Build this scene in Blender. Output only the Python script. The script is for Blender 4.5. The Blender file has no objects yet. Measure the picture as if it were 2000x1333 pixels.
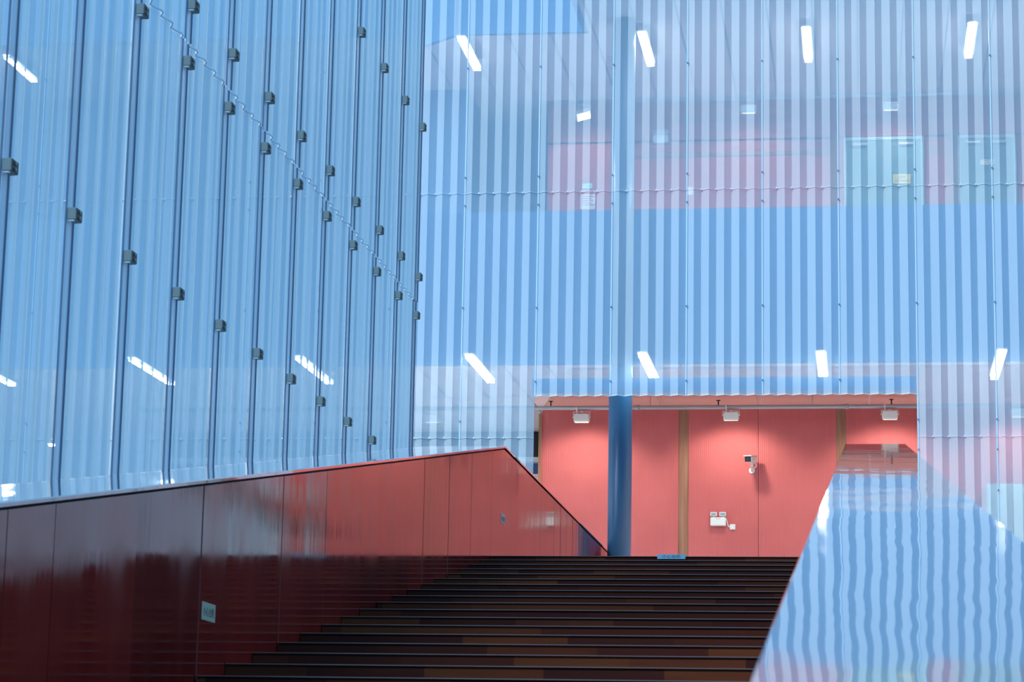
import bpy, bmesh, math, random
from mathutils import Vector, Matrix
random.seed(7)
sc = bpy.context.scene
COL = sc.collection
R = math.radians

# ------------------------------------------------------------------ camera
F_PX = 4689.2
YAW, PITCH, ROLL = R(8.393), R(10.935), R(1.0695)
fwd = Vector((-math.sin(YAW)*math.cos(PITCH), math.cos(YAW)*math.cos(PITCH), math.sin(PITCH)))
r0 = Vector((math.cos(YAW), math.sin(YAW), 0.0))
u0 = r0.cross(fwd)
right = r0*math.cos(ROLL) + u0*math.sin(ROLL)
up = -r0*math.sin(ROLL) + u0*math.cos(ROLL)
cam = bpy.data.cameras.new('camera')
cam.sensor_width = 36.0
cam.lens = F_PX/2000.0*36.0
cam.clip_start = 0.05
cam.clip_end = 500
cam.dof.use_dof = True
cam.dof.focus_distance = 31.0
cam.dof.aperture_fstop = 8.0
co = bpy.data.objects.new('camera', cam)
COL.objects.link(co)
co.matrix_world = Matrix(((right.x, up.x, -fwd.x, 0), (right.y, up.y, -fwd.y, 0), (right.z, up.z, -fwd.z, 0), (0, 0, 0, 1)))
sc.camera = co

# ------------------------------------------------------------------ view, world, daylight
sc.view_settings.view_transform = 'Standard'
sc.view_settings.look = 'None'
sc.view_settings.gamma = 1.0
sc.view_settings.use_curve_mapping = False
sc.view_settings.exposure = 0.0
sc.cycles.use_adaptive_sampling = False
sc.cycles.transparent_max_bounces = 16
sc.cycles.max_bounces = 10
sc.cycles.sample_clamp_indirect = 6.0

WORLD_COL, WORLD_STR = (0.29, 0.63, 1.0), 0.95
w = bpy.data.worlds.new('sky')
sc.world = w
w.use_nodes = True
bgn = w.node_tree.nodes['Background']
bgn.inputs[0].default_value = (*WORLD_COL, 1)
bgn.inputs[1].default_value = WORLD_STR

sun = bpy.data.lights.new('daylight', 'SUN')
sun.energy = 2.8
sun.angle = R(25)
sun.color = (1.0, 0.98, 0.97)
so = bpy.data.objects.new('daylight', sun)
COL.objects.link(so)
so.rotation_euler = Vector((0.50, 0.62, -0.60)).to_track_quat('-Z', 'Y').to_euler()
so.location = (-8, 5, 20)

# ------------------------------------------------------------------ dimensions (metres, camera at the origin)
D = 31.0                    # plane of the back screen
SL = 0.1660                 # slope of the stair
WI = 3.43                   # inner face of the left balustrade at x = -WI
WL = 4.185                  # left screen at x = -WL
YP = 22.87                  # where the balustrades turn level
CL, CR = 0.372, 0.362       # cap planes below the eye line
YT, ZT = 22.10, 2.2766      # top nosing
RUN, RISE = 0.5821, 0.0969
RX0, RX1 = -0.148, 0.422    # right balustrade cap
PITCHX = 0.9982             # panel width
PX0 = 0.725                 # right edge of the opening
ZJ1, ZJ2, ZPORT = 4.745, 8.08, 5.305
YF = 32.6
ZL, ZFT, ZU = 6.0486, 8.2287, 10.843
YW, YW2 = 36.24, 35.93
X_L, X_R = -15.0, 8.0

def at(px, py, Y):
    d = fwd + right*((px-1000)/F_PX) - up*((py-666.5)/F_PX)
    return d*(Y/d.y)

# ------------------------------------------------------------------ helpers
WLOC = {}
def tag(o, label=None, cat=None, group=None, kind=None):
    if label: o['label'] = label
    if cat: o['category'] = cat
    if group: o['group'] = group
    if kind: o['kind'] = kind
    return o

def thing(name, loc, label, cat, group=None):
    o = bpy.data.objects.new(name, None)
    o.empty_display_size = 0.05
    COL.objects.link(o)
    o.location = loc
    WLOC[o] = Vector(loc)
    return tag(o, label, cat, group)

class MB:
    def __init__(s):
        s.bm = bmesh.new()
        s.uv = None
    def quad(s, *pts):
        vs = [s.bm.verts.new(p) for p in pts]
        return s.bm.faces.new(vs)
    def box(s, x0, x1, y0, y1, z0, z1, bev=0):
        r = bmesh.ops.create_cube(s.bm, size=1)
        bmesh.ops.scale(s.bm, vec=(x1-x0, y1-y0, z1-z0), verts=r['verts'])
        bmesh.ops.translate(s.bm, vec=((x0+x1)/2, (y0+y1)/2, (z0+z1)/2), verts=r['verts'])
        if bev:
            es = list({e for v in r['verts'] for e in v.link_edges})
            bmesh.ops.bevel(s.bm, geom=es, offset=bev, segments=2, affect='EDGES', profile=0.5)
        return s
    def prism_x(s, prof, x0, x1):      # profile in (y, z), swept along x
        a = [s.bm.verts.new((x0, y, z)) for y, z in prof]
        b = [s.bm.verts.new((x1, y, z)) for y, z in prof]
        n = len(prof)
        fs = [s.bm.faces.new(a), s.bm.faces.new(b[::-1])]
        for i in range(n):
            fs.append(s.bm.faces.new((a[i], b[i], b[(i+1) % n], a[(i+1) % n])))
        bmesh.ops.recalc_face_normals(s.bm, faces=fs)
        return s
    def prism_z(s, prof, z0, z1):      # profile in (x, y)
        a = [s.bm.verts.new((x, y, z0)) for x, y in prof]
        b = [s.bm.verts.new((x, y, z1)) for x, y in prof]
        n = len(prof)
        fs = [s.bm.faces.new(a), s.bm.faces.new(b[::-1])]
        for i in range(n):
            fs.append(s.bm.faces.new((a[i], b[i], b[(i+1) % n], a[(i+1) % n])))
        bmesh.ops.recalc_face_normals(s.bm, faces=fs)
        return s
    def cyl(s, p0, p1, r, seg=12, r1=None, smooth=True):
        p0, p1 = Vector(p0), Vector(p1)
        d = p1-p0
        q = bmesh.ops.create_cone(s.bm, cap_ends=True, segments=seg, radius1=r, radius2=r if r1 is None else r1, depth=d.length)
        m = Matrix.Translation((p0+p1)/2) @ d.to_track_quat('Z', 'Y').to_matrix().to_4x4()
        bmesh.ops.transform(s.bm, matrix=m, verts=q['verts'])
        if smooth:
            for f in {f for v in q['verts'] for f in v.link_faces}:
                if len(f.verts) == 4: f.smooth = True
        return s
    def tube(s, pts, r, seg=8):
        for a, b in zip(pts[:-1], pts[1:]):
            s.cyl(a, b, r, seg)
        return s
    def sphere(s, c, r, sz=1.0):
        q = bmesh.ops.create_uvsphere(s.bm, u_segments=12, v_segments=8, radius=r)
        bmesh.ops.scale(s.bm, vec=(1, 1, sz), verts=q['verts'])
        bmesh.ops.translate(s.bm, vec=c, verts=q['verts'])
        for f in {f for v in q['verts'] for f in v.link_faces}: f.smooth = True
        return s
    def xform(s, m):
        bmesh.ops.transform(s.bm, matrix=m, verts=s.bm.verts[:])
        return s
    def build(s, name, mat, parent=None, loc=None):
        """vertices are in world space; loc is the origin of a top-level mesh"""
        base = WLOC[parent] if parent else Vector(loc or (0, 0, 0))
        bmesh.ops.translate(s.bm, vec=-base, verts=s.bm.verts[:])
        me = bpy.data.meshes.new(name)
        s.bm.to_mesh(me)
        s.bm.free()
        me.materials.append(mat)
        o = bpy.data.objects.new(name, me)
        COL.objects.link(o)
        WLOC[o] = base.copy()
        if parent: o.parent = parent
        else: o.location = base
        return o

def struct(mb, name, mat, label=None, parent=None):
    o = mb.build(name, mat, parent)
    if parent is None: o['kind'] = 'structure'
    return o

def kids(o): return [c for c in list(COL.objects) if c.parent == o]
def dup(root, loc, label=None, group=None):
    r = root.copy(); COL.objects.link(r)
    r.location = loc
    WLOC[r] = Vector(loc)
    if label: r['label'] = label
    if group: r['group'] = group
    for ch in kids(root):
        c = ch.copy(); COL.objects.link(c); c.parent = r
        for g in kids(ch):
            d = g.copy(); COL.objects.link(d); d.parent = c
    return r

ORD = ['first', 'second', 'third', 'fourth', 'fifth', 'sixth', 'seventh', 'eighth', 'ninth', 'tenth', 'eleventh', 'twelfth', 'thirteenth', 'fourteenth', 'fifteenth', 'sixteenth']

# ------------------------------------------------------------------ materials
def pbr(name, col, rough=0.5, metal=0.0, coat=0.0, coat_rough=0.05, ior=1.5, emit=None, estr=0.0):
    m = bpy.data.materials.new(name)
    m.use_nodes = True
    b = m.node_tree.nodes['Principled BSDF']
    b.inputs['Base Color'].default_value = (*col, 1)
    b.inputs['Roughness'].default_value = rough
    b.inputs['Metallic'].default_value = metal
    b.inputs['Coat Weight'].default_value = coat
    b.inputs['Coat Roughness'].default_value = coat_rough
    b.inputs['IOR'].default_value = ior
    if emit:
        b.inputs['Emission Color'].default_value = (*emit, 1)
        b.inputs['Emission Strength'].default_value = estr
    return m

def N(m, t, **kw):
    n = m.node_tree.nodes.new(t)
    for k, v in kw.items(): setattr(n, k, v)
    return n
def L(m, a, b): m.node_tree.links.new(a, b)
def noise(m, scale, detail=3.0, coord='Object', xyz=(1, 1, 1)):
    tc = N(m, 'ShaderNodeTexCoord'); mp = N(m, 'ShaderNodeMapping'); nz = N(m, 'ShaderNodeTexNoise')
    mp.inputs['Scale'].default_value = xyz
    nz.inputs['Scale'].default_value = scale
    nz.inputs['Detail'].default_value = detail
    L(m, tc.outputs[coord], mp.inputs[0]); L(m, mp.outputs[0], nz.inputs['Vector'])
    return nz
def ramp(m, src, stops):
    r = N(m, 'ShaderNodeValToRGB')
    e = r.color_ramp.elements
    while len(e) < len(stops): e.new(0.5)
    for el, (p, c) in zip(e, stops):
        el.position = p
        el.color = (*c, 1)
    L(m, src, r.inputs[0])
    return r
def bump(m, src, strength, dist=0.01, coat=False):
    b = N(m, 'ShaderNodeBump')
    b.inputs['Strength'].default_value = strength
    b.inputs['Distance'].default_value = dist
    L(m, src, b.inputs['Height'])
    p = m.node_tree.nodes['Principled BSDF']
    L(m, b.outputs[0], p.inputs['Normal'])
    if coat: L(m, b.outputs[0], p.inputs['Coat Normal'])
    return b

def polycarb(name, col, opac, rough=0.3):
    m = pbr(name, col, rough)
    p = m.node_tree.nodes['Principled BSDF']
    tr = N(m, 'ShaderNodeBsdfTransparent'); tr.inputs[0].default_value = (0.86, 0.94, 1.0, 1)
    mx = N(m, 'ShaderNodeMixShader')
    tc = N(m, 'ShaderNodeTexCoord'); sp = N(m, 'ShaderNodeSeparateXYZ')
    L(m, tc.outputs['UV'], sp.inputs[0])
    # extruded channel walls inside the sheet: fine upright lines
    mu = N(m, 'ShaderNodeMath', operation='MULTIPLY'); mu.inputs[1].default_value = 2*math.pi/0.021
    sn = N(m, 'ShaderNodeMath', operation='SINE')
    ma = N(m, 'ShaderNodeMath', operation='MULTIPLY_ADD'); ma.inputs[1].default_value = 0.022; ma.inputs[2].default_value = opac
    L(m, sp.outputs[0], mu.inputs[0]); L(m, mu.outputs[0], sn.inputs[0]); L(m, sn.outputs[0], ma.inputs[0])
    # faint uneven milkiness
    nz = noise(m, 0.9, 2.0, 'Object', (3.0, 3.0, 0.35))
    mb2 = N(m, 'ShaderNodeMath', operation='MULTIPLY_ADD'); mb2.inputs[1].default_value = 0.10; mb2.inputs[2].default_value = -0.05
    ad = N(m, 'ShaderNodeMath', operation='ADD')
    L(m, nz.outputs[0], mb2.inputs[0]); L(m, mb2.outputs[0], ad.inputs[0]); L(m, ma.outputs[0], ad.inputs[1])
    tl = N(m, 'ShaderNodeBsdfTranslucent'); tl.inputs[0].default_value = (0.75, 0.88, 1.0, 1)
    m2 = N(m, 'ShaderNodeMixShader'); m2.inputs[0].default_value = 0.08
    L(m, p.outputs[0], m2.inputs[1]); L(m, tl.outputs[0], m2.inputs[2])
    L(m, ad.outputs[0], mx.inputs[0]); L(m, tr.outputs[0], mx.inputs[1]); L(m, m2.outputs[0], mx.inputs[2])
    L(m, mx.outputs[0], m.node_tree.nodes['Material Output'].inputs[0])
    return m

M = {}
M['sheet'] = polycarb('blue_polycarbonate', (0.54, 0.78, 0.94), 0.60)
M['sheet_side'] = polycarb('blue_polycarbonate_side', (0.61, 0.85, 0.99), 0.66)
M['valley_shade'] = polycarb('blue_polycarbonate_valley_shade', (0.09, 0.25, 0.46), 0.90)
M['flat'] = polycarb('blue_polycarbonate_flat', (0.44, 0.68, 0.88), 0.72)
M['crest_light'] = polycarb('blue_polycarbonate_crest_light', (0.78, 0.95, 1.0), 0.80)
M['edge'] = pbr('polycarbonate_edge', (0.66, 0.83, 0.96), 0.25)
M['strip'] = pbr('blue_joint_strip', (0.50, 0.76, 0.95), 0.3)
M['darkline'] = pbr('dark_joint_line', (0.03, 0.10, 0.20), 0.5)
M['gap_shade'] = pbr('blue_grey_gap_shade', (0.10, 0.22, 0.34), 0.5)
M['screw'] = pbr('screw_steel', (0.18, 0.30, 0.42), 0.4, 0.6)
M['fastener'] = pbr('clear_fastener', (0.85, 0.93, 0.97), 0.3)
M['clip'] = pbr('grey_clip_metal', (0.26, 0.34, 0.34), 0.6, 0.0)
M['clip_dark'] = pbr('dark_bolt_metal', (0.02, 0.03, 0.035), 0.5, 0.3)
M['steel'] = pbr('galvanised_steel', (0.40, 0.42, 0.44), 0.4, 0.7)
M['white'] = pbr('white_plastic', (0.80, 0.84, 0.80), 0.4)
M['lampbody'] = pbr('lamp_white_metal', (0.75, 0.80, 0.74), 0.45)
M['black'] = pbr('black_glass', (0.01, 0.015, 0.02), 0.1)
M['glass_grey'] = pbr('lens_grey', (0.30, 0.40, 0.42), 0.15)
M['tube'] = pbr('lit_tube', (1, 1, 1), 0.5, emit=(1.0, 0.97, 0.93), estr=64.0)
M['tube_upper'] = pbr('lit_tube_upper', (1, 1, 1), 0.5, emit=(1.0, 0.95, 0.92), estr=120.0)
M['tube_side'] = pbr('lit_diffuser_side', (1, 1, 1), 0.5, emit=(1.0, 0.97, 0.93), estr=8.0)
M['floodlens'] = pbr('lit_flood_lens', (1, 1, 1), 0.4, emit=(1.0, 0.86, 0.45), estr=1.1)
M['floodlens_bright'] = pbr('lit_flood_lens_bright', (1, 1, 1), 0.4, emit=(1.0, 0.95, 0.85), estr=14)
M['fascia'] = pbr('blue_painted_slab', (0.12, 0.33, 0.60), 0.6)
M['column'] = pbr('blue_painted_steel', (0.022, 0.11, 0.235), 0.35)
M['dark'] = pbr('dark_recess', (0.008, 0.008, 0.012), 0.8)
M['ceil'] = pbr('white_ceiling_panels', (0.74, 0.70, 0.72), 0.6)
M['soffit'] = pbr('salmon_soffit', (0.70, 0.44, 0.38), 0.6)
M['pilaster'] = pbr('wood_pilaster', (0.36, 0.20, 0.12), 0.5)
M['greywall'] = pbr('grey_blue_wall', (0.55, 0.63, 0.72), 0.7)
M['whitewall'] = pbr('white_painted_wall', (0.80, 0.80, 0.80), 0.6)
M['cream'] = pbr('cream_warm_light', (0.80, 0.72, 0.50), 0.6)
M['green'] = pbr('green_glass_door', (0.10, 0.26, 0.24), 0.45)
M['greengrey'] = pbr('grey_green_metal', (0.45, 0.60, 0.58), 0.4)
M['signyellow'] = pbr('yellow_sign', (0.85, 0.75, 0.20), 0.5)
M['signcream'] = pbr('cream_sign', (0.80, 0.80, 0.55), 0.5)
M['signred'] = pbr('red_print', (0.65, 0.05, 0.04), 0.5)
M['signwhite'] = pbr('white_sign', (0.88, 0.84, 0.84), 0.5)
M['signblue'] = pbr('pale_blue_sign', (0.55, 0.85, 0.88), 0.5)
M['ink'] = pbr('dark_print', (0.015, 0.03, 0.03), 0.6)
M['stickerblue'] = pbr('sticker_blue', (0.32, 0.62, 0.82), 0.4)
M['stickergreen'] = pbr('sticker_pale_green', (0.40, 0.44, 0.34), 0.5)
M['stickerfaint'] = pbr('sticker_faint', (0.62, 0.46, 0.44), 0.5)
M['ground'] = pbr('dark_stone_floor', (0.05, 0.05, 0.055), 0.4)
M['navy'] = pbr('navy_panel', (0.02, 0.06, 0.22), 0.4)

# ribbed red acoustic fabric
m = M['red'] = pbr('red_ribbed_fabric', (0.60, 0.085, 0.080), 0.75)
nz = noise(m, 1.2, 3)
rp = ramp(m, nz.outputs[0], [(0.3, (0.53, 0.122, 0.118)), (0.7, (0.60, 0.145, 0.138))])
tc = N(m, 'ShaderNodeTexCoord'); sp = N(m, 'ShaderNodeSeparateXYZ'); L(m, tc.outputs['Object'], sp.inputs[0])
mu = N(m, 'ShaderNodeMath', operation='MULTIPLY'); mu.inputs[1].default_value = 2*math.pi/0.031
sn = N(m, 'ShaderNodeMath', operation='SINE'); L(m, sp.outputs[0], mu.inputs[0]); L(m, mu.outputs[0], sn.inputs[0])
bump(m, sn.outputs[0], 0.25, 0.004)
L(m, rp.outputs[0], m.node_tree.nodes['Principled BSDF'].inputs['Base Color'])

# pilaster wood grain
m = M['pilaster']
nz = noise(m, 3, 4, 'Object', (9, 9, 0.5))
rp = ramp(m, nz.outputs[0], [(0.3, (0.26, 0.115, 0.055)), (0.7, (0.36, 0.19, 0.115))])
L(m, rp.outputs[0], m.node_tree.nodes['Principled BSDF'].inputs['Base Color'])

# lacquered dark red boards, upright grain, one tone per board
def boards(name, c0, c1, rough, coat_rough):
    m = pbr(name, c0, rough, coat=1.0, coat_rough=coat_rough)
    p = m.node_tree.nodes['Principled BSDF']
    p.inputs['Coat IOR'].default_value = 2.0
    p.inputs['Specular IOR Level'].default_value = 0.0
    at_ = N(m, 'ShaderNodeAttribute', attribute_name='tone')
    nz = noise(m, 2.0, 5, 'Object', (6, 6, 0.25))
    mx = N(m, 'ShaderNodeMath', operation='ADD'); mu = N(m, 'ShaderNodeMath', operation='MULTIPLY'); mu.inputs[1].default_value = 0.5
    L(m, nz.outputs[0], mx.inputs[0]); L(m, at_.outputs['Fac'], mx.inputs[1]); L(m, mx.outputs[0], mu.inputs[0])
    rp = ramp(m, mu.outputs[0], [(0.25, c0), (0.75, c1)])
    L(m, rp.outputs[0], p.inputs['Base Color'])
    nb = noise(m, 1.2, 4, 'Object', (7, 7, 0.5))
    bump(m, nb.outputs[0], 0.16, 0.006, True)
    # hand-wiped smears in the lacquer
    ns = noise(m, 1.6, 5, 'Object', (1.6, 1.6, 0.7))
    rr = ramp(m, ns.outputs[0], [(0.35, (0.05, 0.05, 0.05)), (0.68, (0.15, 0.15, 0.15))])
    L(m, rr.outputs[0], p.inputs['Coat Roughness'])
    return m
M['boards'] = boards('lacquered_red_boards', (0.115, 0.007, 0.007), (0.240, 0.016, 0.013), 0.45, 0.09)

# polished cap, slightly wavy lacquer
m = M['cap'] = pbr('polished_red_cap', (0.30, 0.25, 0.28), 0.06, metal=1.0, coat=1.0, coat_rough=0.03)
m.node_tree.nodes['Principled BSDF'].inputs['Coat IOR'].default_value = 2.1
nb = noise(m, 1.0, 2.5, 'Object', (2.2, 0.9, 1.0))
bump(m, nb.outputs[0], 0.30, 0.012, True)

# stair timber
def stairwood(name, a, b, c, rough, coat):
    m = pbr(name, a, rough, coat=coat, coat_rough=0.18)
    tc = N(m, 'ShaderNodeTexCoord'); sp = N(m, 'ShaderNodeSeparateXYZ'); L(m, tc.outputs['Object'], sp.inputs[0])
    # staves: a random tone for every length of board of every step
    fy = N(m, 'ShaderNodeMath', operation='MULTIPLY_ADD'); fy.inputs[1].default_value = 1/RUN; fy.inputs[2].default_value = 0.05
    fl = N(m, 'ShaderNodeMath', operation='FLOOR'); L(m, sp.outputs[1], fy.inputs[0]); L(m, fy.outputs[0], fl.inputs[0])
    off = N(m, 'ShaderNodeMath', operation='MULTIPLY'); off.inputs[1].default_value = 0.377; L(m, fl.outputs[0], off.inputs[0])
    fx = N(m, 'ShaderNodeMath', operation='MULTIPLY_ADD'); fx.inputs[1].default_value = 1.55
    L(m, sp.outputs[0], fx.inputs[0]); L(m, off.outputs[0], fx.inputs[2])
    flx = N(m, 'ShaderNodeMath', operation='FLOOR'); L(m, fx.outputs[0], flx.inputs[0])
    cb = N(m, 'ShaderNodeCombineXYZ'); L(m, flx.outputs[0], cb.inputs[0]); L(m, fl.outputs[0], cb.inputs[1])
    wn = N(m, 'ShaderNodeTexWhiteNoise', noise_dimensions='3D'); L(m, cb.outputs[0], wn.inputs[0])
    nz = noise(m, 3, 4, 'Object', (0.6, 6, 6))
    ad = N(m, 'ShaderNodeMath', operation='MULTIPLY_ADD'); ad.inputs[1].default_value = 0.4
    L(m, nz.outputs[0], ad.inputs[0])
    mu = N(m, 'ShaderNodeMath', operation='MULTIPLY'); mu.inputs[1].default_value = 0.7
    L(m, wn.outputs[0], mu.inputs[0]); L(m, mu.outputs[0], ad.inputs[2])
    rp = ramp(m, ad.outputs[0], [(0.1, a), (0.6, b), (0.95, c)])
    L(m, rp.outputs[0], m.node_tree.nodes['Principled BSDF'].inputs['Base Color'])
    return m
M['step'] = stairwood('dark_stair_timber', (0.040, 0.010, 0.0085), (0.078, 0.019, 0.011), (0.150, 0.045, 0.016), 0.55, 0.0)
M['step'].node_tree.nodes['Principled BSDF'].inputs['Specular IOR Level'].default_value = 0.10
M['nosing'] = pbr('dark_nosing_timber', (0.085, 0.048, 0.055), 0.35, coat=0.5, coat_rough=0.07)

# ceiling boards with joints running into the depth
m = M['ceil']
tc = N(m, 'ShaderNodeTexCoord'); sp = N(m, 'ShaderNodeSeparateXYZ'); L(m, tc.outputs['Object'], sp.inputs[0])
mo = N(m, 'ShaderNodeMath', operation='FRACT'); mu = N(m, 'ShaderNodeMath', operation='MULTIPLY'); mu.inputs[1].default_value = 1/0.62
L(m, sp.outputs[0], mu.inputs[0]); L(m, mu.outputs[0], mo.inputs[0])
rp = ramp(m, mo.outputs[0], [(0.0, (0.30, 0.28, 0.31)), (0.035, (0.30, 0.28, 0.31)), (0.045, (0.93, 0.83, 0.81)), (1.0, (0.93, 0.83, 0.81))])
L(m, rp.outputs[0], m.node_tree.nodes['Principled BSDF'].inputs['Base Color'])

# ------------------------------------------------------------------ setting
struct(MB().box(-40, 40, -15, D+8, -2.3, -2.1), 'floor_ground', M['ground'])
f = MB().box(-WL, X_R, YT+RUN-0.02, D-0.1, ZT-0.3, ZT)
struct(f, 'floor_landing', M['step'])
M['bounce_floor'] = pbr('pale_bounce_floor', (0.85, 0.83, 0.82), 0.6)  # unseen floors, made pale to bounce lamp light up to the ceilings
struct(MB().box(X_L, X_R, D-0.1, YW+4, ZT-0.3, ZT), 'floor', M['bounce_floor'])
# lower ceiling, upper floor slab, upper ceiling, roof
struct(MB().box(X_L, X_R, YF+0.05, YW+4, ZL, ZL+0.2), 'ceiling', M['ceil'])
struct(MB().box(X_L, X_R, YF+0.12, YW+4, ZL+0.2, ZL+0.35), 'floor_upper', M['bounce_floor'])
struct(MB().box(X_L, X_R, YF, YF+0.12, ZL-0.01, ZFT), 'trim_1', M['fascia'])
ce = [(-3.79, D+0.12), (-3.79, 32.62), (-5.66, 32.58), (-6.28, 33.10), (-7.2, 32.5), (X_L, 32.5), (X_L, YW+4), (X_R, YW+4), (X_R, D+0.12)]
struct(MB().prism_z(ce, ZU, ZU+0.3), 'ceiling_upper', M['ceil'])
f = MB()
for (a, b) in zip(ce[:5], ce[1:6]):
    a, b = Vector((*a, 0)), Vector((*b, 0))
    n = Vector((0, 0, 1)).cross((b-a).normalized())*0.08
    f.prism_z([(a.x, a.y), (b.x, b.y), (b.x+n.x, b.y+n.y), (a.x+n.x, a.y+n.y)], ZU-0.005, ZU+4)
struct(f, 'trim_2', M['fascia'])
# walls
xl_low = -4.852
g = MB().box(xl_low, -2.62+0.0, YW, YW+0.15, ZT, ZL)
px = [at(1325, 900, YW).x, at(1345, 900, YW).x, at(1633, 900, YW).x, at(1653, 900, YW).x]
seam = at(1481, 900, YW).x
g = MB()
g.box(xl_low, px[0], YW, YW+0.15, ZT, ZL).box(px[1], seam-0.003, YW, YW+0.15, ZT, ZL).box(seam+0.003, px[2], YW, YW+0.15, ZT, ZL).box(px[3], X_R, YW, YW+0.15, ZT, ZL)
struct(g, 'wall_back', M['red'])
struct(MB().box(px[0], px[1], YW+0.012, YW+0.14, ZT, ZL), 'trim_3', M['pilaster'])
struct(MB().box(px[2], px[3], YW+0.012, YW+0.14, ZT, ZL), 'trim_4', M['pilaster'])
struct(MB().box(xl_low-0.05, xl_low, YW-0.03, YW+0.3, ZT, ZL-0.12), 'trim_5', M['pilaster'])
# wall behind the lower left hall
YB = YW+2.6
struct(MB().box(X_L, X_R, YB, YB+0.15, ZT, ZL+0.3), 'wall_back_left', M['greywall'])
# upper back walls
zu_fl = ZL+0.35
xr_up = -4.79
struct(MB().box(xr_up, X_R, YW2, YW2+0.15, zu_fl, ZU), 'wall_back_upper', M['red'])
struct(MB().box(-6.7, xr_up, 36.93, 37.08, zu_fl, ZU), 'wall_recess_upper', M['fascia'])
xa = at(915, 200, 35.2).x
q = MB().box(X_L, xa, 35.20, 35.35, zu_fl, ZU)
q.box(xa-0.1, xa, 35.35, 36.93, zu_fl, ZU)
struct(q, 'wall_left_upper', M['fascia'])
struct(MB().box(X_L-0.2, X_L, D+0.3, YW+4, ZT, ZU+0.3), 'wall_left', M['greywall'])
struct(MB().box(X_R, X_R+0.2, D+0.3, YW+4, ZT, ZU+0.3), 'wall_right', M['red'])
struct(MB().box(X_L, X_R, YW+4, YW+4.2, ZT, ZU+0.3), 'wall_rear', M['greywall'])
# salmon soffit set into the lower ceiling, skewed left end
s0, s1 = at(1072, 775, 35.4).x, at(1063, 791, YW).x
cuts = [None]+[at(x, 782, 35.9).x for x in (1290, 1482, 1698)]+[3.2]
f = MB()
for i in range(4):
    a = cuts[i]; b = cuts[i+1]
    if a is None: f.prism_z([(s0+0.6, 33.0), (b-0.012, 33.0), (b-0.012, YW), (s1, YW)], ZL-0.02, ZL-0.001)
    else: f.prism_z([(a+0.012, 33.0), (b-0.012, 33.0), (b-0.012, YW), (a+0.012, YW)], ZL-0.02, ZL-0.001)
struct(f, 'ceiling_soffit', M['soffit'])
# frame behind the opening
xo0 = PX0-5*PITCHX
f = MB().box(xo0-0.04, PX0-0.01, D+0.10, D+0.20, ZPORT+0.075, 5.56)
struct(f, 'trim_6', M['fascia'])

# ------------------------------------------------------------------ back screen panels
AMP = 0.043
def zig(n, wd, rise_frac=0.55):
    pts = []
    p = wd/n
    for i in range(n):
        pts.append((i*p, AMP)); pts.append(((i+rise_frac)*p, -AMP))
    pts.append((wd-0.001, AMP))
    return pts
def sheet_mesh(pts, zb, zt):
    """pts: (x, y, u) world; zb, zt: functions of index"""
    mb = MB()
    uvl = mb.bm.loops.layers.uv.new('UVMap')
    lo = [mb.bm.verts.new((x, y, zb(x, y))) for x, y, u in pts]
    hi = [mb.bm.verts.new((x, y, zt(x, y))) for x, y, u in pts]
    for i in range(len(pts)-1):
        f = mb.bm.faces.new((lo[i], lo[i+1], hi[i+1], hi[i]))
        for lp, (u, v) in zip(f.loops, ((pts[i][2], lo[i].co.z), (pts[i+1][2], lo[i+1].co.z), (pts[i+1][2], hi[i+1].co.z), (pts[i][2], hi[i].co.z))):
            lp[uvl].uv = (u, v)
    return mb
def arclen(pts):
    out = []; u = 0.0
    for i, p in enumerate(pts):
        if i: u += math.hypot(p[0]-pts[i-1][0], p[1]-pts[i-1][1])
        out.append((p[0], p[1], u))
    return out
ROWS = [('bottom row', ZT+0.01, ZJ1), ('middle row', ZJ1, ZJ2), ('top row', ZJ2, ZJ2+3.34)]
def back_panel(k, row):
    """k: 0 = first right of the opening, -1..-5 above the opening"""
    rn, zb, zt = ROWS[row]
    x0 = PX0+k*PITCHX
    over = -5 <= k <= -1
    if over and row == 0: return
    if over and row == 1: zb = ZPORT
    if k >= 0: where = ('%s column right of the opening' % ORD[k])
    elif over: where = ('%s column above the opening' % ['leftmost', 'second', 'middle', 'fourth', 'rightmost'][k+5])
    else: where = ('%s column left of the opening' % ORD[-6-k])
    t = thing('corrugated_panel', (x0, D, zb), 'pale blue corrugated sheet of back screen, %s, %s' % (rn, where), 'wall panel', 'corrugated sheets of the back screen')
    dy = 0.006*(row-1)
    pts = arclen([(x0+a, D-dy+b) for a, b in zig(5, PITCHX)])
    sheet_mesh(pts, lambda x, y: zb, lambda x, y: zt-0.002).build('sheet', M['sheet'], t)
    # bright cut edge along the bottom
    e = MB()
    for (xa_, ya, _), (xb, yb, _) in zip(pts[:-1], pts[1:]):
        e.prism_z([(xa_, ya-0.006), (xb, yb-0.006), (xb, yb+0.004), (xa_, ya+0.004)], zb+0.001, zb+(0.012 if over and row == 1 else 0.007))
    e.build('cut_edge', M['edge'], t)
    st = MB().box(x0+0.001, x0+0.019, D-dy+AMP-0.03, D-dy+AMP-0.012, zb, zt-0.002, 0).build('joint_strip', M['strip'], t)
    zs = [zb+0.23, zt-0.16, zb+1.77] if not (over and row == 1) else [zt-0.16, zb+0.2, zb+1.2]
    for z in zs:
        MB().cyl((x0+0.012, D-dy+AMP-0.05, z), (x0+0.012, D-dy+AMP-0.02, z), 0.011, 8).build('screw', M['screw'], st)
    if row >= 1 and not over or row == 2:
        for i in range(1, 5):
            xx = x0+i*PITCHX/5
            MB().box(xx-0.008, xx+0.008, D-dy+AMP-0.035, D-dy+AMP-0.006, zb+0.002, zb+0.020, 0.003).build('fastener', M['fastener'], t)
for row in (2, 1, 0):
    for k in range(-13, 7):
        if row == 2 and k > 1: continue
        back_panel(k, row)

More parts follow.
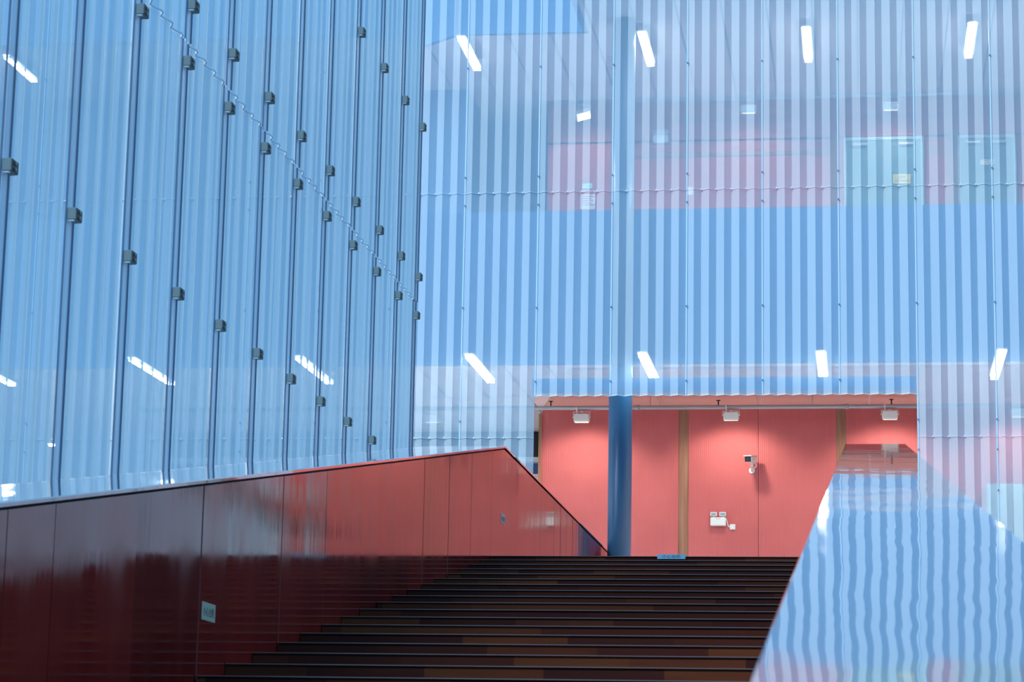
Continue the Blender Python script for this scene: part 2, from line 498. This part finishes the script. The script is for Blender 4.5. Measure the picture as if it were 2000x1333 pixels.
# ------------------------------------------------------------------ left screen panels and clamps
SP = 0.2385*WL
SY0 = 2.634*WL
ZJL = 1.1165*WL
ZTOP = 8.3
base_z = lambda y: SL*y-CL+0.001
def left_panel(j, row):
    y0, y1 = SY0+j*SP, SY0+(j+1)*SP
    nfar = 10-j
    zlab = 'upper' if row else 'lower'
    if j == 10: y1 = 5.243*WL-0.02
    t = thing('corrugated_panel', (-WL, y0, base_z(y0) if not row else ZJL), 'blue corrugated sheet of left screen, %s row, %s from its far end' % (zlab, ORD[nfar]), 'wall panel', 'corrugated sheets of the left screen')
    ox = -WL + (0.014 if row else 0.0)
    ua, ub = y0+0.035, y1-0.085
    n = 4
    p = (ub-ua)/n
    prof = []
    for i in range(n):
        q = 0.05*math.sin(j*5+i*3.1)
        prof += [(ox-0.018, ua+i*p), (ox-0.016, ua+(i+0.06)*p), (ox-0.004, ua+(i+0.30+q)*p), (ox+0.010, ua+(i+0.43+q)*p), (ox+0.018, ua+(i+0.58+q)*p), (ox+0.017, ua+(i+0.68+q)*p)]
    prof.append((ox-0.018, ub))
    pts = arclen(prof)
    if row: zb, zt = (lambda x, y: ZJL), (lambda x, y: ZTOP)
    else: zb, zt = (lambda x, y: base_z(y)), (lambda x, y: ZJL-0.004)
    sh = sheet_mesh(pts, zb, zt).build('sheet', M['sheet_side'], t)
    sh.data.materials.append(M['valley_shade']); sh.data.materials.append(M['crest_light'])
    for q, pf in enumerate(sh.data.polygons): pf.material_index = (1, 0, 0, 2, 0, 0)[q % 6]  # valley shade and crest highlight painted as darker and paler faces
    # flat joint strip at the far edge; dark bars stand in for gap shadows
    sm = sheet_mesh(arclen([(ox+0.014, y1-0.084), (ox+0.014, y1+0.030)]), zb, zt)
    st = sm.build('joint_strip', M['flat'], t)
    for yy in (y1-0.085, y1+0.030):
        b = MB()
        z0, z1 = (ZJL, ZTOP) if row else (base_z(yy), ZJL-0.004)
        b.box(ox+0.010, ox+(0.021 if yy > y1 else 0.018), yy-0.006, yy+0.006, z0, z1)
        b.build('gap_shade', M['darkline'] if yy > y1 else M['gap_shade'], st)
    if row:
        e = MB()
        for (xa_, ya, _), (xb, yb, _) in zip(pts[:-1], pts[1:]):
            e.prism_z([(xa_-0.003, ya), (xb-0.003, yb), (xb+0.006, yb), (xa_+0.006, ya)], ZJL-0.005, ZJL+0.006)
        e.build('cut_edge', M['edge'], t)
for j in range(-3, 11):
    left_panel(j, 0)
    if j >= 0: left_panel(j, 1)
# closing strip at the far end
tag(MB().box(-WL-0.03, -WL+0.02, 5.243*WL+0.02, 5.243*WL+0.035, base_z(22), ZTOP).build('end_strip', M['darkline'], None, (-WL, 5.243*WL, base_z(22))),
    'thin dark edge strip closing the far end of the left screen', 'trim')

proto = None
clip_rows = [('lowest row', 0.7280, range(0, 10)), ('just below its seam', 1.0815, range(2, 12)), ('just above its seam', 1.1700, range(3, 12)), ('topmost row', 1.5220, range(8, 12))]
for rn, zr, js in clip_rows:
    for j in js:
        y = SY0+j*SP; z = zr*WL
        lab = 'grey clamp on left screen, %s, %s from its far end' % (rn, ORD[max(js)-j])
        if j == 11: y = 5.236*WL-0.02
        loc = (-WL+0.018+(0.014 if zr > 1.12 else 0.0), y-0.03, z)
        if proto is None:
            proto = t = thing('clamp_block', loc, lab, 'clamp', 'clamp blocks on the left screen')
            x, y_, z_ = loc
            MB().box(x+0.002, x+0.050, y_-0.055, y_+0.050, z_-0.033, z_+0.033, 0.005).build('body', M['clip'], t)
            p = MB().box(x+0.0495, x+0.052, y_-0.045, y_+0.046, z_-0.030, z_+0.030).build('side_plate', M['clip_dark'], t)
            for dz in (-0.015, 0.015):
                MB().cyl((x+0.051, y_, z_+dz), (x+0.060, y_, z_+dz), 0.009, 10).build('bolt', M['clip'], p)
            MB().box(x+0.004, x+0.04, y_-0.050, y_-0.030, z_-0.042, z_-0.032, 0.003).build('foot', M['fastener'], t)  # added white block standing in for the highlight under the clamp
        else:
            dup(proto, loc, lab)

# ------------------------------------------------------------------ staircase
NST = 38
t = thing('staircase', (-WI, YT-NST*RUN, ZT-NST*RISE), 'wide dark brown timber staircase rising between the two red balustrades', 'stairs')
for k in range(NST+1):
    y, z = YT-k*RUN, ZT-k*RISE
    p = [(y+RUN+0.03, z), (y+0.014, z), (y+0.014, z-0.016), (y, z-0.018), (y, z-RISE-0.02), (y+RUN+0.03, z-RISE-0.02)]
    s = MB().prism_x(p, -WI+0.004, RX0+0.008).build('step', M['step'], t)
    n = [(y+0.014, z), (y-0.005, z), (y-0.008, z-0.0015), (y-0.009, z-0.004), (y-0.008, z-0.0065), (y+0.014, z-0.0065)]
    MB().prism_x(n, -WI+0.004, RX0+0.008).build('nosing', M['nosing'], s)
# ------------------------------------------------------------------ balustrades
def cap_z(c, y): return SL*min(y, YP)-c
def balustrade(name, xa, xb, c, y0, y1, label, solid=True):
    t = thing(name, ((xa+xb)/2, y0, cap_z(c, y0)-1.6), label, 'balustrade')
    # cap
    m = MB()
    ys = [y0, YP, y1]
    ra, rb = xa-0.012, xb+0.012
    th = 0.020
    top = [[m.bm.verts.new((x, y, cap_z(c, y))) for x in (ra+0.004, rb-0.004)] for y in ys]
    mid = [[m.bm.verts.new((x, y, cap_z(c, y)-0.005)) for x in (ra, rb)] for y in ys]
    bot = [[m.bm.verts.new((x, y, cap_z(c, y)-th)) for x in (ra, rb)] for y in ys]
    for i in range(2):
        m.bm.faces.new((top[i][0], top[i][1], top[i+1][1], top[i+1][0]))
        m.bm.faces.new((bot[i][1], bot[i][0], bot[i+1][0], bot[i+1][1]))
        for s in (0, 1):
            m.bm.faces.new((top[i][s], top[i+1][s], mid[i+1][s], mid[i][s]))
            m.bm.faces.new((mid[i][s], mid[i+1][s], bot[i+1][s], bot[i][s]))
    for i in (0, 2):
        m.bm.faces.new((top[i][0], top[i][1], mid[i][1], bot[i][1], bot[i][0], mid[i][0]))
    bmesh.ops.recalc_face_normals(m.bm, faces=m.bm.faces[:])
    m.build('cap', M['cap'], t)
    if not solid:
        # unseen side: invented beam, posts and stringer, open so the left boards mirror the screen
        bm_, sg = MB(), MB()
        nos = lambda y: ZT+SL*(min(y, YT)-YT)
        for (a, b) in ((y0, YP), (YP, y1)):
            bm_.prism_x([(a, cap_z(c, a)-th), (b, cap_z(c, b)-th), (b, cap_z(c, b)-th-0.07), (a, cap_z(c, a)-th-0.07)], xa+0.02, xb-0.02)
        for (a, b) in ((y0, YT), (YT, y1)):
            sg.prism_x([(a, nos(a)+0.03), (b, nos(b)+0.03), (b, nos(b)-0.32), (a, nos(a)-0.32)], xa, xb)
        bm_.build('beam', M['boards'], t)
        sg.build('stringer', M['boards'], t)
        y = y0+0.6
        while y < y1:
            MB().cyl(((xa+xb)/2, y, nos(y)+0.02), ((xa+xb)/2, y, cap_z(c, y)-th-0.06), 0.02, 12).build('post', M['steel'], t)
            y += 4*RUN
        return t
    # recessed dark strip below the cap
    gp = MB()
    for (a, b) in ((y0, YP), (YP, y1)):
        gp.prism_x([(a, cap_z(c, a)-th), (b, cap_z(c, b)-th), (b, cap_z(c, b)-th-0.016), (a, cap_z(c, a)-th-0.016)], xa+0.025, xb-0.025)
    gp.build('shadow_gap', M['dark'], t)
    # upright boards, both faces
    for sgn, nm in ((1, 'right_boarding'), (-1, 'left_boarding')):
        b = MB()
        tn = b.bm.loops.layers.float_color.new('tone')
        y = y0
        xf = xb if sgn > 0 else xa
        xm = (xa+xb)/2
        yb = 9.315-20*RUN
        while yb+RUN <= y0: yb += RUN
        while yb < y1-0.01:
            a, e = max(yb, y0)+0.002, min(yb+RUN, y1)-0.002
            if a < YP < e: segs = [(a, YP), (YP, e)]
            else: segs = [(a, e)]
            tone = random.random()
            t1, t2 = random.uniform(-1, 1)*0.0024, random.uniform(-1, 1)*0.0024
            for (sa, se) in segs:
                n0 = len(b.bm.faces)
                v = []
                ox = lambda yy: xf+sgn*(t1+(t2-t1)*(yy-a)/(e-a))
                za, ze = cap_z(c, sa)-th-0.014, cap_z(c, se)-th-0.014
                low = max(min(za, ze)-1.7, -2.08) if se <= YP else ZT-0.28
                P = [(sa, za), (se, ze), (se, low), (sa, low)]
                o_ = [b.bm.verts.new((ox(py), py, pz)) for py, pz in P]
                i_ = [b.bm.verts.new((xm+0.002*sgn, py, pz)) for py, pz in P]
                fs = [b.bm.faces.new(o_), b.bm.faces.new(i_[::-1])]
                for q in range(4): fs.append(b.bm.faces.new((o_[q], i_[q], i_[(q+1) % 4], o_[(q+1) % 4])))
                bmesh.ops.recalc_face_normals(b.bm, faces=fs)
                for f in fs:
                    for lp in f.loops: lp[tn] = (tone, tone, tone, 1)
            yb += RUN
        b.build(nm, M['boards'], t)
    return t
balustrade('balustrade', -WL-0.05, -WI, CL, 1.2, 33.2, 'dark red lacquered board balustrade on the left side of the staircase')
balustrade('balustrade', RX0+0.012, RX1-0.012, CR, 0.9, 30.4, 'low balustrade right of the staircase, wide polished cap mirroring the blue screen', False)

# ------------------------------------------------------------------ stickers with writing
def text_mesh(body, size, name, mat, parent, mtx, ext=0.0004):
    c = bpy.data.curves.new(name, 'FONT')
    c.body = body; c.size = size; c.extrude = ext; c.align_x = 'CENTER'; c.align_y = 'CENTER'
    o = bpy.data.objects.new(name, c)
    COL.objects.link(o)
    me = bpy.data.meshes.new_from_object(o.evaluated_get(bpy.context.evaluated_depsgraph_get()))
    bpy.data.objects.remove(o)
    me.transform(mtx)
    base = WLOC[parent]
    me.transform(Matrix.Translation(-base))
    me.materials.clear(); me.materials.append(mat)
    me.name = name
    r = bpy.data.objects.new(name, me)
    COL.objects.link(r); r.parent = parent
    WLOC[r] = base.copy()
    return r
WARN = '小心台阶'
FACE = Matrix(((1, 0, 0, 0), (0, 0, -1, 0), (0, 1, 0, 0), (0, 0, 0, 1)))          # faces -y
FACEX = Matrix(((0, 0, 1, 0), (1, 0, 0, 0), (0, 1, 0, 0), (0, 0, 0, 1)))          # faces +x, reads into the depth
t = thing('sticker', (-1.736, YT-0.018, ZT-0.02), 'small blue warning sticker on the riser of the top step', 'sticker')
yf = YT-0.0165
MB().box(-1.866, -1.606, yf-0.0015, yf+0.001, ZT-0.026, ZT+0.018, 0).build('backing', M['stickerblue'], t)
text_mesh(WARN, 0.042, 'lettering', M['ink'], t, Matrix.Translation((-1.736, yf-0.002, ZT-0.006)) @ FACE @ Matrix.Diagonal((1.05, 0.8, 1, 1)))
for (ya, yb, za, zb, smat, lab) in ((12.27, 12.535, 0.925, 1.020, M['stickergreen'], 'pale green warning sticker low on left red balustrade, nearer the foot of the stair'),
                              (22.72, 22.99, 2.665, 2.762, M['stickerfaint'], 'faint small warning sticker on left red balustrade, by the top of the stair')):
    t = thing('sticker', (-WI, (ya+yb)/2, za), lab, 'sticker')
    MB().box(-WI+0.0015, -WI+0.003, ya, yb, za, zb).build('backing', smat, t)
    text_mesh(WARN, 0.055, 'lettering', M['ink'], t, Matrix.Translation((-WI+0.0034, (ya+yb)/2, (za+zb)/2-0.005)) @ FACEX)

# ------------------------------------------------------------------ column
t = thing('steel_column', (-3.227, 32.1, ZT), 'round dark blue steel column standing in the opening', 'column')
MB().cyl((-3.227, 32.1, ZT), (-3.227, 32.1, ZU), 0.160, 48).build('shaft', M['column'], t)
MB().cyl((-3.227, 32.1, ZT), (-3.227, 32.1, ZT+0.03), 0.21, 32).build('base_ring', M['column'], t)

# ------------------------------------------------------------------ batten lamps
lamp = None
def batten(x, y0, y1, zc, label, group):
    t = thing('batten_lamp', (x, (y0+y1)/2, zc), label, 'lamp', group)
    MB().box(x-0.075, x+0.075, y0+0.01, y1-0.02, zc-0.105, zc-0.080, 0.004).build('housing', M['lampbody'], t)
    # prismatic diffuser hung below the tray, lit on its sides and ends too
    m = MB().prism_x([(y0, zc-0.105), (y1, zc-0.105), (y1, zc-0.150), (y0+0.03, zc-0.150)], x-0.052, x+0.052)
    df = m.build('diffuser', M['tube'] if zc < ZL+1 else M['tube_upper'], t)
    df.data.materials.append(M['tube_side'])
    for pf in df.data.polygons: pf.material_index = 0 if pf.normal.z < -0.9 else 1
    for yy in (y0+0.3 if y0 > YF else YF+0.35, y1-0.3):
        MB().cyl((x, yy, zc-0.076), (x, yy, zc+0.02), 0.008, 8).build('hanger', M['lampbody'], t)
    return t
low_x = [(-12.27, 'far left behind the left screen'), (-9.87, 'second from left behind the left screen'), (-7.53, 'seen through far end of the left screen'), (-5.19, 'just left of the opening'),
         (-2.86, 'above the opening, right of the column'), (-0.507, 'above the opening, over its middle right'), (1.832, 'right of the opening')]
for x, lab in low_x:
    batten(x, 31.22, 33.20, ZL-0.02, 'bright lamp strip of the lower row, %s' % lab, 'lower row of ceiling lamps')
for x, lab in [(-12.4, 'at the left edge behind the left screen'), (-5.57, 'leftmost clear of the left screen'), (-2.995, 'just right of the column'), (-0.70, 'third from the corner'), (1.585, 'at the right')]:
    batten(x, 32.22 if x > -12 else 32.5, 33.72, ZU-0.02, 'bright lamp strip of the upper row, %s' % lab, 'upper row of ceiling lamps')

# ------------------------------------------------------------------ floodlights and their spots
def flood(px, py, Y, zc, label, group, tilt, bright=False, watts=58):
    p = at(px, py, Y)
    t = thing('floodlight', p, label, 'floodlight', group)
    rot = Matrix.Translation(p) @ Matrix.Rotation(R(tilt[0]), 4, 'Z') @ Matrix.Rotation(R(tilt[1]), 4, 'X') @ Matrix.Rotation(R(tilt[2]), 4, 'Y') @ Matrix.Translation(-p)
    # housing: shallow trough, wider at its lit mouth
    m = MB()
    a = [(-0.105, -0.05), (0.105, -0.05), (0.105, 0.05), (-0.105, 0.05)]
    b = [(-0.115, -0.075), (0.115, -0.075), (0.115, 0.075), (-0.115, 0.075)]
    va = [m.bm.verts.new((p.x+x, p.y+y, p.z+0.06)) for x, y in a]
    vb = [m.bm.verts.new((p.x+x, p.y+y, p.z-0.035)) for x, y in b]
    vc = [m.bm.verts.new((p.x+x*0.93, p.y+y*0.93, p.z-0.06)) for x, y in b]
    m.bm.faces.new(va)
    for v0, v1 in ((va, vb), (vb, vc)):
        for i in range(4): m.bm.faces.new((v0[i], v0[(i+1) % 4], v1[(i+1) % 4], v1[i]))
    m.bm.faces.new(vc[::-1])
    bmesh.ops.recalc_face_normals(m.bm, faces=m.bm.faces[:])
    hs = m.xform(rot).build('housing', M['lampbody'], t)
    MB().box(p.x-0.10, p.x+0.10, p.y-0.062, p.y+0.062, p.z-0.068, p.z-0.0605).xform(rot).build('lens', M['floodlens_bright' if bright else 'floodlens'], hs)
    for s in (-1, 1):
        MB().cyl((p.x+s*0.10, p.y, p.z+0.01), (p.x+s*0.132, p.y, p.z+0.01), 0.013, 10).xform(rot).build('knob', M['signcream'], hs)
    zb = min(p.z+0.135, zc-0.01)
    MB().tube([(p.x-0.122, p.y, p.z+0.01), (p.x-0.122, p.y, zb), (p.x+0.122, p.y, zb), (p.x+0.122, p.y, p.z+0.01)], 0.006, 6).build('bracket', M['lampbody'], t)
    MB().box(p.x-0.02, p.x+0.02, p.y-0.02, p.y+0.02, zb-0.01, zc).build('clamp', M['lampbody'], t)
    MB().tube([(p.x-0.07, p.y-0.03, p.z+0.05), (p.x-0.065, p.y-0.035, p.z+0.11), (p.x-0.08, p.y-0.03, p.z+0.17), (p.x-0.075, p.y-0.02, zc)], 0.007, 6).build('cable', M['white'], t)
    ld = bpy.data.lights.new('floodlight_beam', 'SPOT')
    ld.energy = watts*(0.4 if zc > ZL+1 else 1.0); ld.spot_size = R(125); ld.spot_blend = 0.55; ld.shadow_soft_size = 0.06
    ld.color = (1.0, 0.90, 0.80)
    lo = bpy.data.objects.new('floodlight_beam', ld)
    COL.objects.link(lo)
    lo.location = p+Vector((0, 0.05, -0.10))
    lo.rotation_euler = Vector((0, 0.62, -0.78)).to_track_quat('-Z', 'Y').to_euler()
    return t
YFL = YW-0.95
for px_, lab, br in ((1136, 'left of the column', 0), (1428, 'right of the column and first wood strip', 0), (1738, 'at the right end of the opening', 0), (846, 'seen through the screen left of the opening', 0), (1990, 'seen through the screen right of the opening', 0)):
    q = {1136: 817, 1428: 813, 1738: 811, 846: 817, 1990: 806}[px_]
    flood(px_, q, YFL, ZL-0.24, 'small white floodlight, lower pipe, %s' % lab, 'floodlights on the lower pipe', (0, 14 if px_ != 1136 else 4, 0))
YFU = YW2-0.9
flood(1138, 223, YFU, ZU-0.2, 'tilted glaring floodlight on the upper pipe, left of the column', 'floodlights on the upper pipe', (0, -35, -22), True)
flood(1462, 213, YFU, ZU-0.2, 'small white floodlight on the upper pipe, middle of the back screen', 'floodlights on the upper pipe', (0, 10, 0))
flood(1740, 207, YFU, ZU-0.2, 'small white floodlight on the upper pipe, rightmost', 'floodlights on the upper pipe', (0, 10, 0))

# pipes
def pipe(name, y, z, r, x0, x1, label):
    t = thing(name, (x0, y, z), label, 'pipe')
    MB().cyl((x0, y, z), (x1, y, z), r, 16).build('tube', M['steel'], t)
    x = x0+0.7
    while x < x1:
        MB().cyl((x, y, z+r), (x, y, (ZL if z < ZL else ZU)-0.021), 0.006, 6).build('hanger', M['steel'], t)
        x += 2.4
    x = x0+1.5
    while x < x1:
        MB().cyl((x-0.03, y, z), (x+0.03, y, z), r*1.25, 16).build('coupling', M['steel'], t)
        x += 3.1
    return t
zp = at(1400, 796, YFL).z
pipe('ceiling_pipe', YFL, zp, 0.032, -11.0, 6.5, 'grey steel pipe below the lower ceiling, crossing the top of the opening')
zp2 = at(1500, 191, YFU).z
pipe('ceiling_pipe', YFU, zp2, 0.032, -4.7, 6.5, 'grey steel pipe under the upper ceiling, behind the screen')
# sprinklers
for px_, lab in ((1403, 'over the middle of the opening'), (1741, 'at the right end of the opening'), (1076, 'at the left end of the opening')):
    p = at(px_, 785, YFL)
    t = thing('sprinkler', (p.x, YFL, zp+0.03), 'tiny upright sprinkler head on the lower pipe, %s' % lab, 'sprinkler', 'sprinkler heads')
    MB().cyl((p.x, YFL, zp+0.025), (p.x, YFL, zp+0.105), 0.009, 8).build('stem', M['dark'], t)
    MB().cyl((p.x, YFL, zp+0.098), (p.x, YFL, zp+0.106), 0.032, 12).build('deflector', M['dark'], t)

# ------------------------------------------------------------------ surveillance camera
c = at(1467, 897, YW-0.28)
t = thing('security_camera', (c.x, YW, c.z), 'white surveillance camera bracketed to the red wall, casting a slanted shadow', 'camera')
rot = Matrix.Translation(c) @ Matrix.Rotation(R(-16), 4, 'Z') @ Matrix.Rotation(R(8), 4, 'X') @ Matrix.Translation(-c)
m = MB().box(c.x-0.055, c.x+0.055, c.y-0.15, c.y+0.13, c.z-0.048, c.z+0.042, 0.014).xform(rot); m.build('housing', M['white'], t)
m = MB().box(c.x-0.062, c.x+0.062, c.y-0.175, c.y+0.12, c.z+0.043, c.z+0.054, 0.004).xform(rot); m.build('sunshield', M['white'], t)
m = MB().box(c.x-0.049, c.x+0.049, c.y-0.156, c.y-0.148, c.z-0.042, c.z+0.034, 0.004).xform(rot); w_ = m.build('window', M['black'], t)
m = MB().cyl((c.x, c.y-0.150, c.z-0.004), (c.x, c.y-0.160, c.z-0.004), 0.020, 16).xform(rot); m.build('lens', M['dark'], w_)
m = MB().cyl((c.x, YW, c.z-0.14), (c.x, YW-0.02, c.z-0.14), 0.045, 20).build('wall_plate', M['white'], t)
m = MB().tube([(c.x, YW-0.01, c.z-0.14), (c.x+0.01, YW-0.16, c.z-0.13), (c.x+0.01, c.y+0.01, c.z-0.09), (c.x, c.y, c.z-0.035)], 0.018, 10); m.build('bracket', M['white'], t)
pts = [(c.x+0.02+0.055*math.sin(a), c.y+0.14, c.z-0.03-0.045+0.045*math.cos(a)) for a in [i*math.pi/8 for i in range(9)]]
MB().tube(pts, 0.010, 8).build('cable', M['white'], t)

# ------------------------------------------------------------------ emergency twin lights and socket
def emergency(px, py, Y, label, k=1.0):
    p = at(px, py, Y)
    t = thing('emergency_light', (p.x, Y, p.z), label, 'emergency light', 'twin-headed emergency lights')
    y1 = Y
    m = MB().box(p.x-0.118*k, p.x+0.118*k, y1-0.075, y1, p.z-0.075*k, p.z+0.055*k, 0.014); m.build('body', M['white'], t)
    MB().box(p.x-0.035*k, p.x+0.035*k, y1-0.077, y1-0.0748, p.z+0.026*k, p.z+0.036*k).build('badge', M['greengrey'], t)
    for s in (-1, 1):
        x = p.x+s*0.068*k
        h = MB().box(x-0.050*k, x+0.050*k, y1-0.075, y1-0.02, p.z+0.068*k, p.z+0.134*k, 0.010).build('lamp_head', M['white'], t)
        MB().box(x-0.037*k, x+0.037*k, y1-0.078, y1-0.0748, p.z+0.080*k, p.z+0.122*k).build('lens', M['glass_grey'], h)
        MB().box(x-0.015*k, x+0.015*k, y1-0.06, y1-0.03, p.z+0.05*k, p.z+0.07*k).build('neck', M['greengrey'], h)
    pts = [(p.x+0.115*k, y1-0.03, p.z+0.04*k), (p.x+0.135*k, y1-0.025, p.z-0.01*k), (p.x+0.145*k, y1-0.02, p.z-0.06*k), (p.x+0.158*k, y1-0.02, p.z-0.085*k), (p.x+0.172*k, y1-0.03, p.z-0.085*k)]
    MB().tube(pts, 0.008, 8).build('cable', M['white'], t)
    return p
emergency(1403, 1019, YW, 'white twin-headed emergency light on the red wall below the surveillance camera')
p = at(1431, 1030, YW)
t = thing('power_socket', (p.x, YW, p.z), 'white wall socket right of the lower emergency light', 'socket')
MB().box(p.x-0.042, p.x+0.042, YW-0.014, YW, p.z-0.042, p.z+0.042, 0.005).build('plate', M['white'], t)
MB().box(p.x-0.018, p.x+0.018, YW-0.035, YW-0.013, p.z-0.038, p.z-0.010, 0.004).build('plug', M['white'], t)
emergency(1291, 272, YW2, 'pale twin-headed emergency light on the upper wall, seen through the screen')

# ------------------------------------------------------------------ upper level: doors, signs
def wallx(px, y=340): return at(px, y, YW2).x
zh = at(1700, 276, YW2).z
def door(n, pxs):
    t = bpy.data.objects.new('door_%d' % n, None); COL.objects.link(t); t['kind'] = 'structure'
    x0, x1 = wallx(pxs[0]), wallx(pxs[1])
    t.location = (x0, YW2, zu_fl); WLOC[t] = Vector(t.location)
    xm = (x0+x1)/2
    for a, b in ((x0, xm-0.004), (xm+0.004, x1)):
        lf = MB().box(a, b, YW2-0.05, YW2-0.01, zu_fl, zh).build('leaf', M['green'], t)
        hx = b-0.06 if b < xm else a+0.06
        MB().cyl((hx, YW2-0.09, zu_fl+1.0), (hx, YW2-0.09, zu_fl+1.45), 0.014, 8).build('handle', M['steel'], lf)
    fr = MB().box(x0-0.04, x0, YW2-0.07, YW2, zu_fl, zh+0.05).box(x1, x1+0.04, YW2-0.07, YW2, zu_fl, zh+0.05).box(x0, x1, YW2-0.07, YW2, zh, zh+0.05)
    fr.build('frame', M['greengrey'], t)
    for i, x in enumerate((x0+0.20, x1-0.22)):
        MB().box(x-0.11, x+0.11, YW2-0.12, YW2-0.051, zh-0.10, zh-0.05, 0.008).build('closer', M['steel'], t)
    return x0, x1
door(1, (1654, 1799)); door(2, (1876, 1980))
struct(MB().box(wallx(1855), wallx(1872), YW2-0.03, YW2, zu_fl, ZU-0.6), 'trim_7', M['pilaster'])
struct(MB().box(wallx(1622), wallx(1636), YW2-0.03, YW2, zu_fl, ZU-0.6), 'trim_8', M['pilaster'])
struct(MB().box(xr_up, X_R, YW2-0.02, YW2, zh+0.055, zh+0.075), 'trim_9', M['dark'])
zb_ = at(1500, 300, YW2).z
f = MB()
for a, b in ((1240, 1620), (1800, 1855)): f.box(wallx(a), wallx(b), YW2-0.018, YW2, zb_-0.03, zb_+0.03)
struct(f, 'trim_10', M['pilaster'])

def sign(px0, px1, py0, py1, Y, mat, label, lines=None, extra=None):
    a, b = at(px0, py0, Y), at(px1, py1, Y)
    t = thing('sign', ((a.x+b.x)/2, Y, b.z), label, 'sign')
    MB().box(a.x, b.x, Y-0.012, Y, b.z, a.z).build('panel', mat, t)
    return t, a, b
t, a, b = sign(1744, 1779, 341, 359, YW2-0.075, M['signyellow'], 'yellow notice with faint writing on the green door, upper level')
for i, zz in enumerate((0.70, 0.30)):
    z = b.z+(a.z-b.z)*zz
    wd = (b.x-a.x)*(0.42 if i == 0 else 0.78)
    n = 3 if i == 0 else 5
    ms = MB()
    for q in range(n):
        cx = (a.x+b.x)/2-wd/2+wd*(q+0.5)/n
        ms.box(cx-wd/n*0.35, cx+wd/n*0.35, YW2-0.0885, YW2-0.087, z-0.010, z+0.010)
    ms.build('print_line', M['pilaster'], t)
t, a, b = sign(1914, 1941, 312, 322, YW2-0.06, M['signcream'], 'cream sign plate above the right-hand green door, upper level')
t, a, b = sign(1137, 1157, 359, 369, YW2, M['signblue'], 'pale blue plate over the red-printed notice, upper level')
t, a, b = sign(1132, 1164, 371, 411, YW2, M['signwhite'], 'white notice with red border and red print, left of the column')
y = YW2-0.0125
bw = 0.016
f = MB().box(a.x, b.x, y-0.001, y, a.z-bw, a.z).box(a.x, b.x, y-0.001, y, b.z, b.z+bw).box(a.x, a.x+bw, y-0.001, y, b.z, a.z).box(b.x-bw, b.x, y-0.001, y, b.z, a.z)
f.build('border', M['signred'], t)
hh = a.z-b.z
MB().box(a.x+0.03, b.x-0.03, y-0.001, y, a.z-0.075, a.z-0.035).build('heading', M['signred'], t)
for q in range(5):
    z = a.z-0.10-q*(hh-0.16)/5
    MB().box(a.x+0.04, b.x-0.04-0.03*(q % 2), y-0.001, y, z-0.016, z-0.006).build('print_line', M['signred'], t)
t, a, b = sign(1342, 1353, 366, 381, YW2, M['signwhite'], 'small white wall plate on the upper red wall, mid screen')

# ------------------------------------------------------------------ lower level beyond the opening, left and right
# shop front left of the red wall
t = thing('shop_front', (-7.0, YB-0.05, ZT), 'dark shop front with white ledge, glimpsed left of the red wall', 'shop front')
z = lambda py: at(1052, py, YB-0.1).z
MB().box(-11.5, -5.0, YB-0.06, YB-0.001, z(896), z(812)).build('dark_window', M['black'], t)
MB().box(-11.5, -5.0, YB-0.25, YB-0.001, z(905), z(896)).build('ledge', M['whitewall'], t)
MB().box(-11.5, -5.0, YB-0.05, YB-0.001, z(924), z(905)).build('blue_band', M['navy'], t)
MB().box(-11.5, -5.0, YB-0.08, YB-0.001, ZT, z(926)).build('base_panel', M['whitewall'], t)
# band far left, cream colour standing in for warm light on the wall
a, b = at(-60, 822, YB-0.3), at(190, 846, YB-0.3)
struct(MB().box(a.x, b.x, YB-0.3, YB-0.001, b.z, a.z), 'trim_11', M['cream'])
# round downlight far left
p = at(101, 868, YW-1)
t = thing('downlight', (p.x, p.y, p.z), 'small glowing disc lamp far left, seen through the left screen', 'lamp')
MB().cyl((p.x, p.y, p.z), (p.x, p.y, p.z+0.06), 0.075, 20).build('rim', M['lampbody'], t)
MB().cyl((p.x, p.y, p.z-0.03), (p.x, p.y, p.z), 0.055, 20).build('diffuser', M['tube'], t)
MB().cyl((p.x, p.y, p.z+0.06), (p.x, p.y, ZL), 0.008, 8).build('rod', M['lampbody'], t)
# slanting white tube behind the screen, left of the opening
a, b = at(873, 806, 35.3), at(897, 833, 35.3)
tag(MB().cyl(a, b, 0.018, 10).build('conduit', M['whitewall'], None, a), 'short slanting white conduit behind the screen, left of the opening', 'conduit')
# pale cabinet at the right
a, b = at(1927, 945, YW-0.25), at(2075, 945, YW-0.25)
t = thing('cabinet', ((a.x+b.x)/2, YW, ZT), 'pale grey green cabinet against the red wall, behind the screen at right', 'cabinet')
MB().box(a.x, b.x, YW-0.22, YW-0.001, ZT, a.z).build('body', M['greengrey'], t)
xm = at(1979, 980, YW-0.25).x
for x0_, x1_ in ((a.x+0.01, xm-0.006), (xm+0.006, b.x-0.01)):
    dd = MB().box(x0_, x1_, YW-0.245, YW-0.221, ZT+0.05, a.z-0.02, 0.004).build('cabinet_door', M['greengrey'], t)
    hx = x1_-0.05 if x1_ < xm else x0_+0.05
    MB().box(hx-0.01, hx+0.01, YW-0.27, YW-0.244, ZT+1.0, ZT+1.15).build('handle', M['steel'], dd)
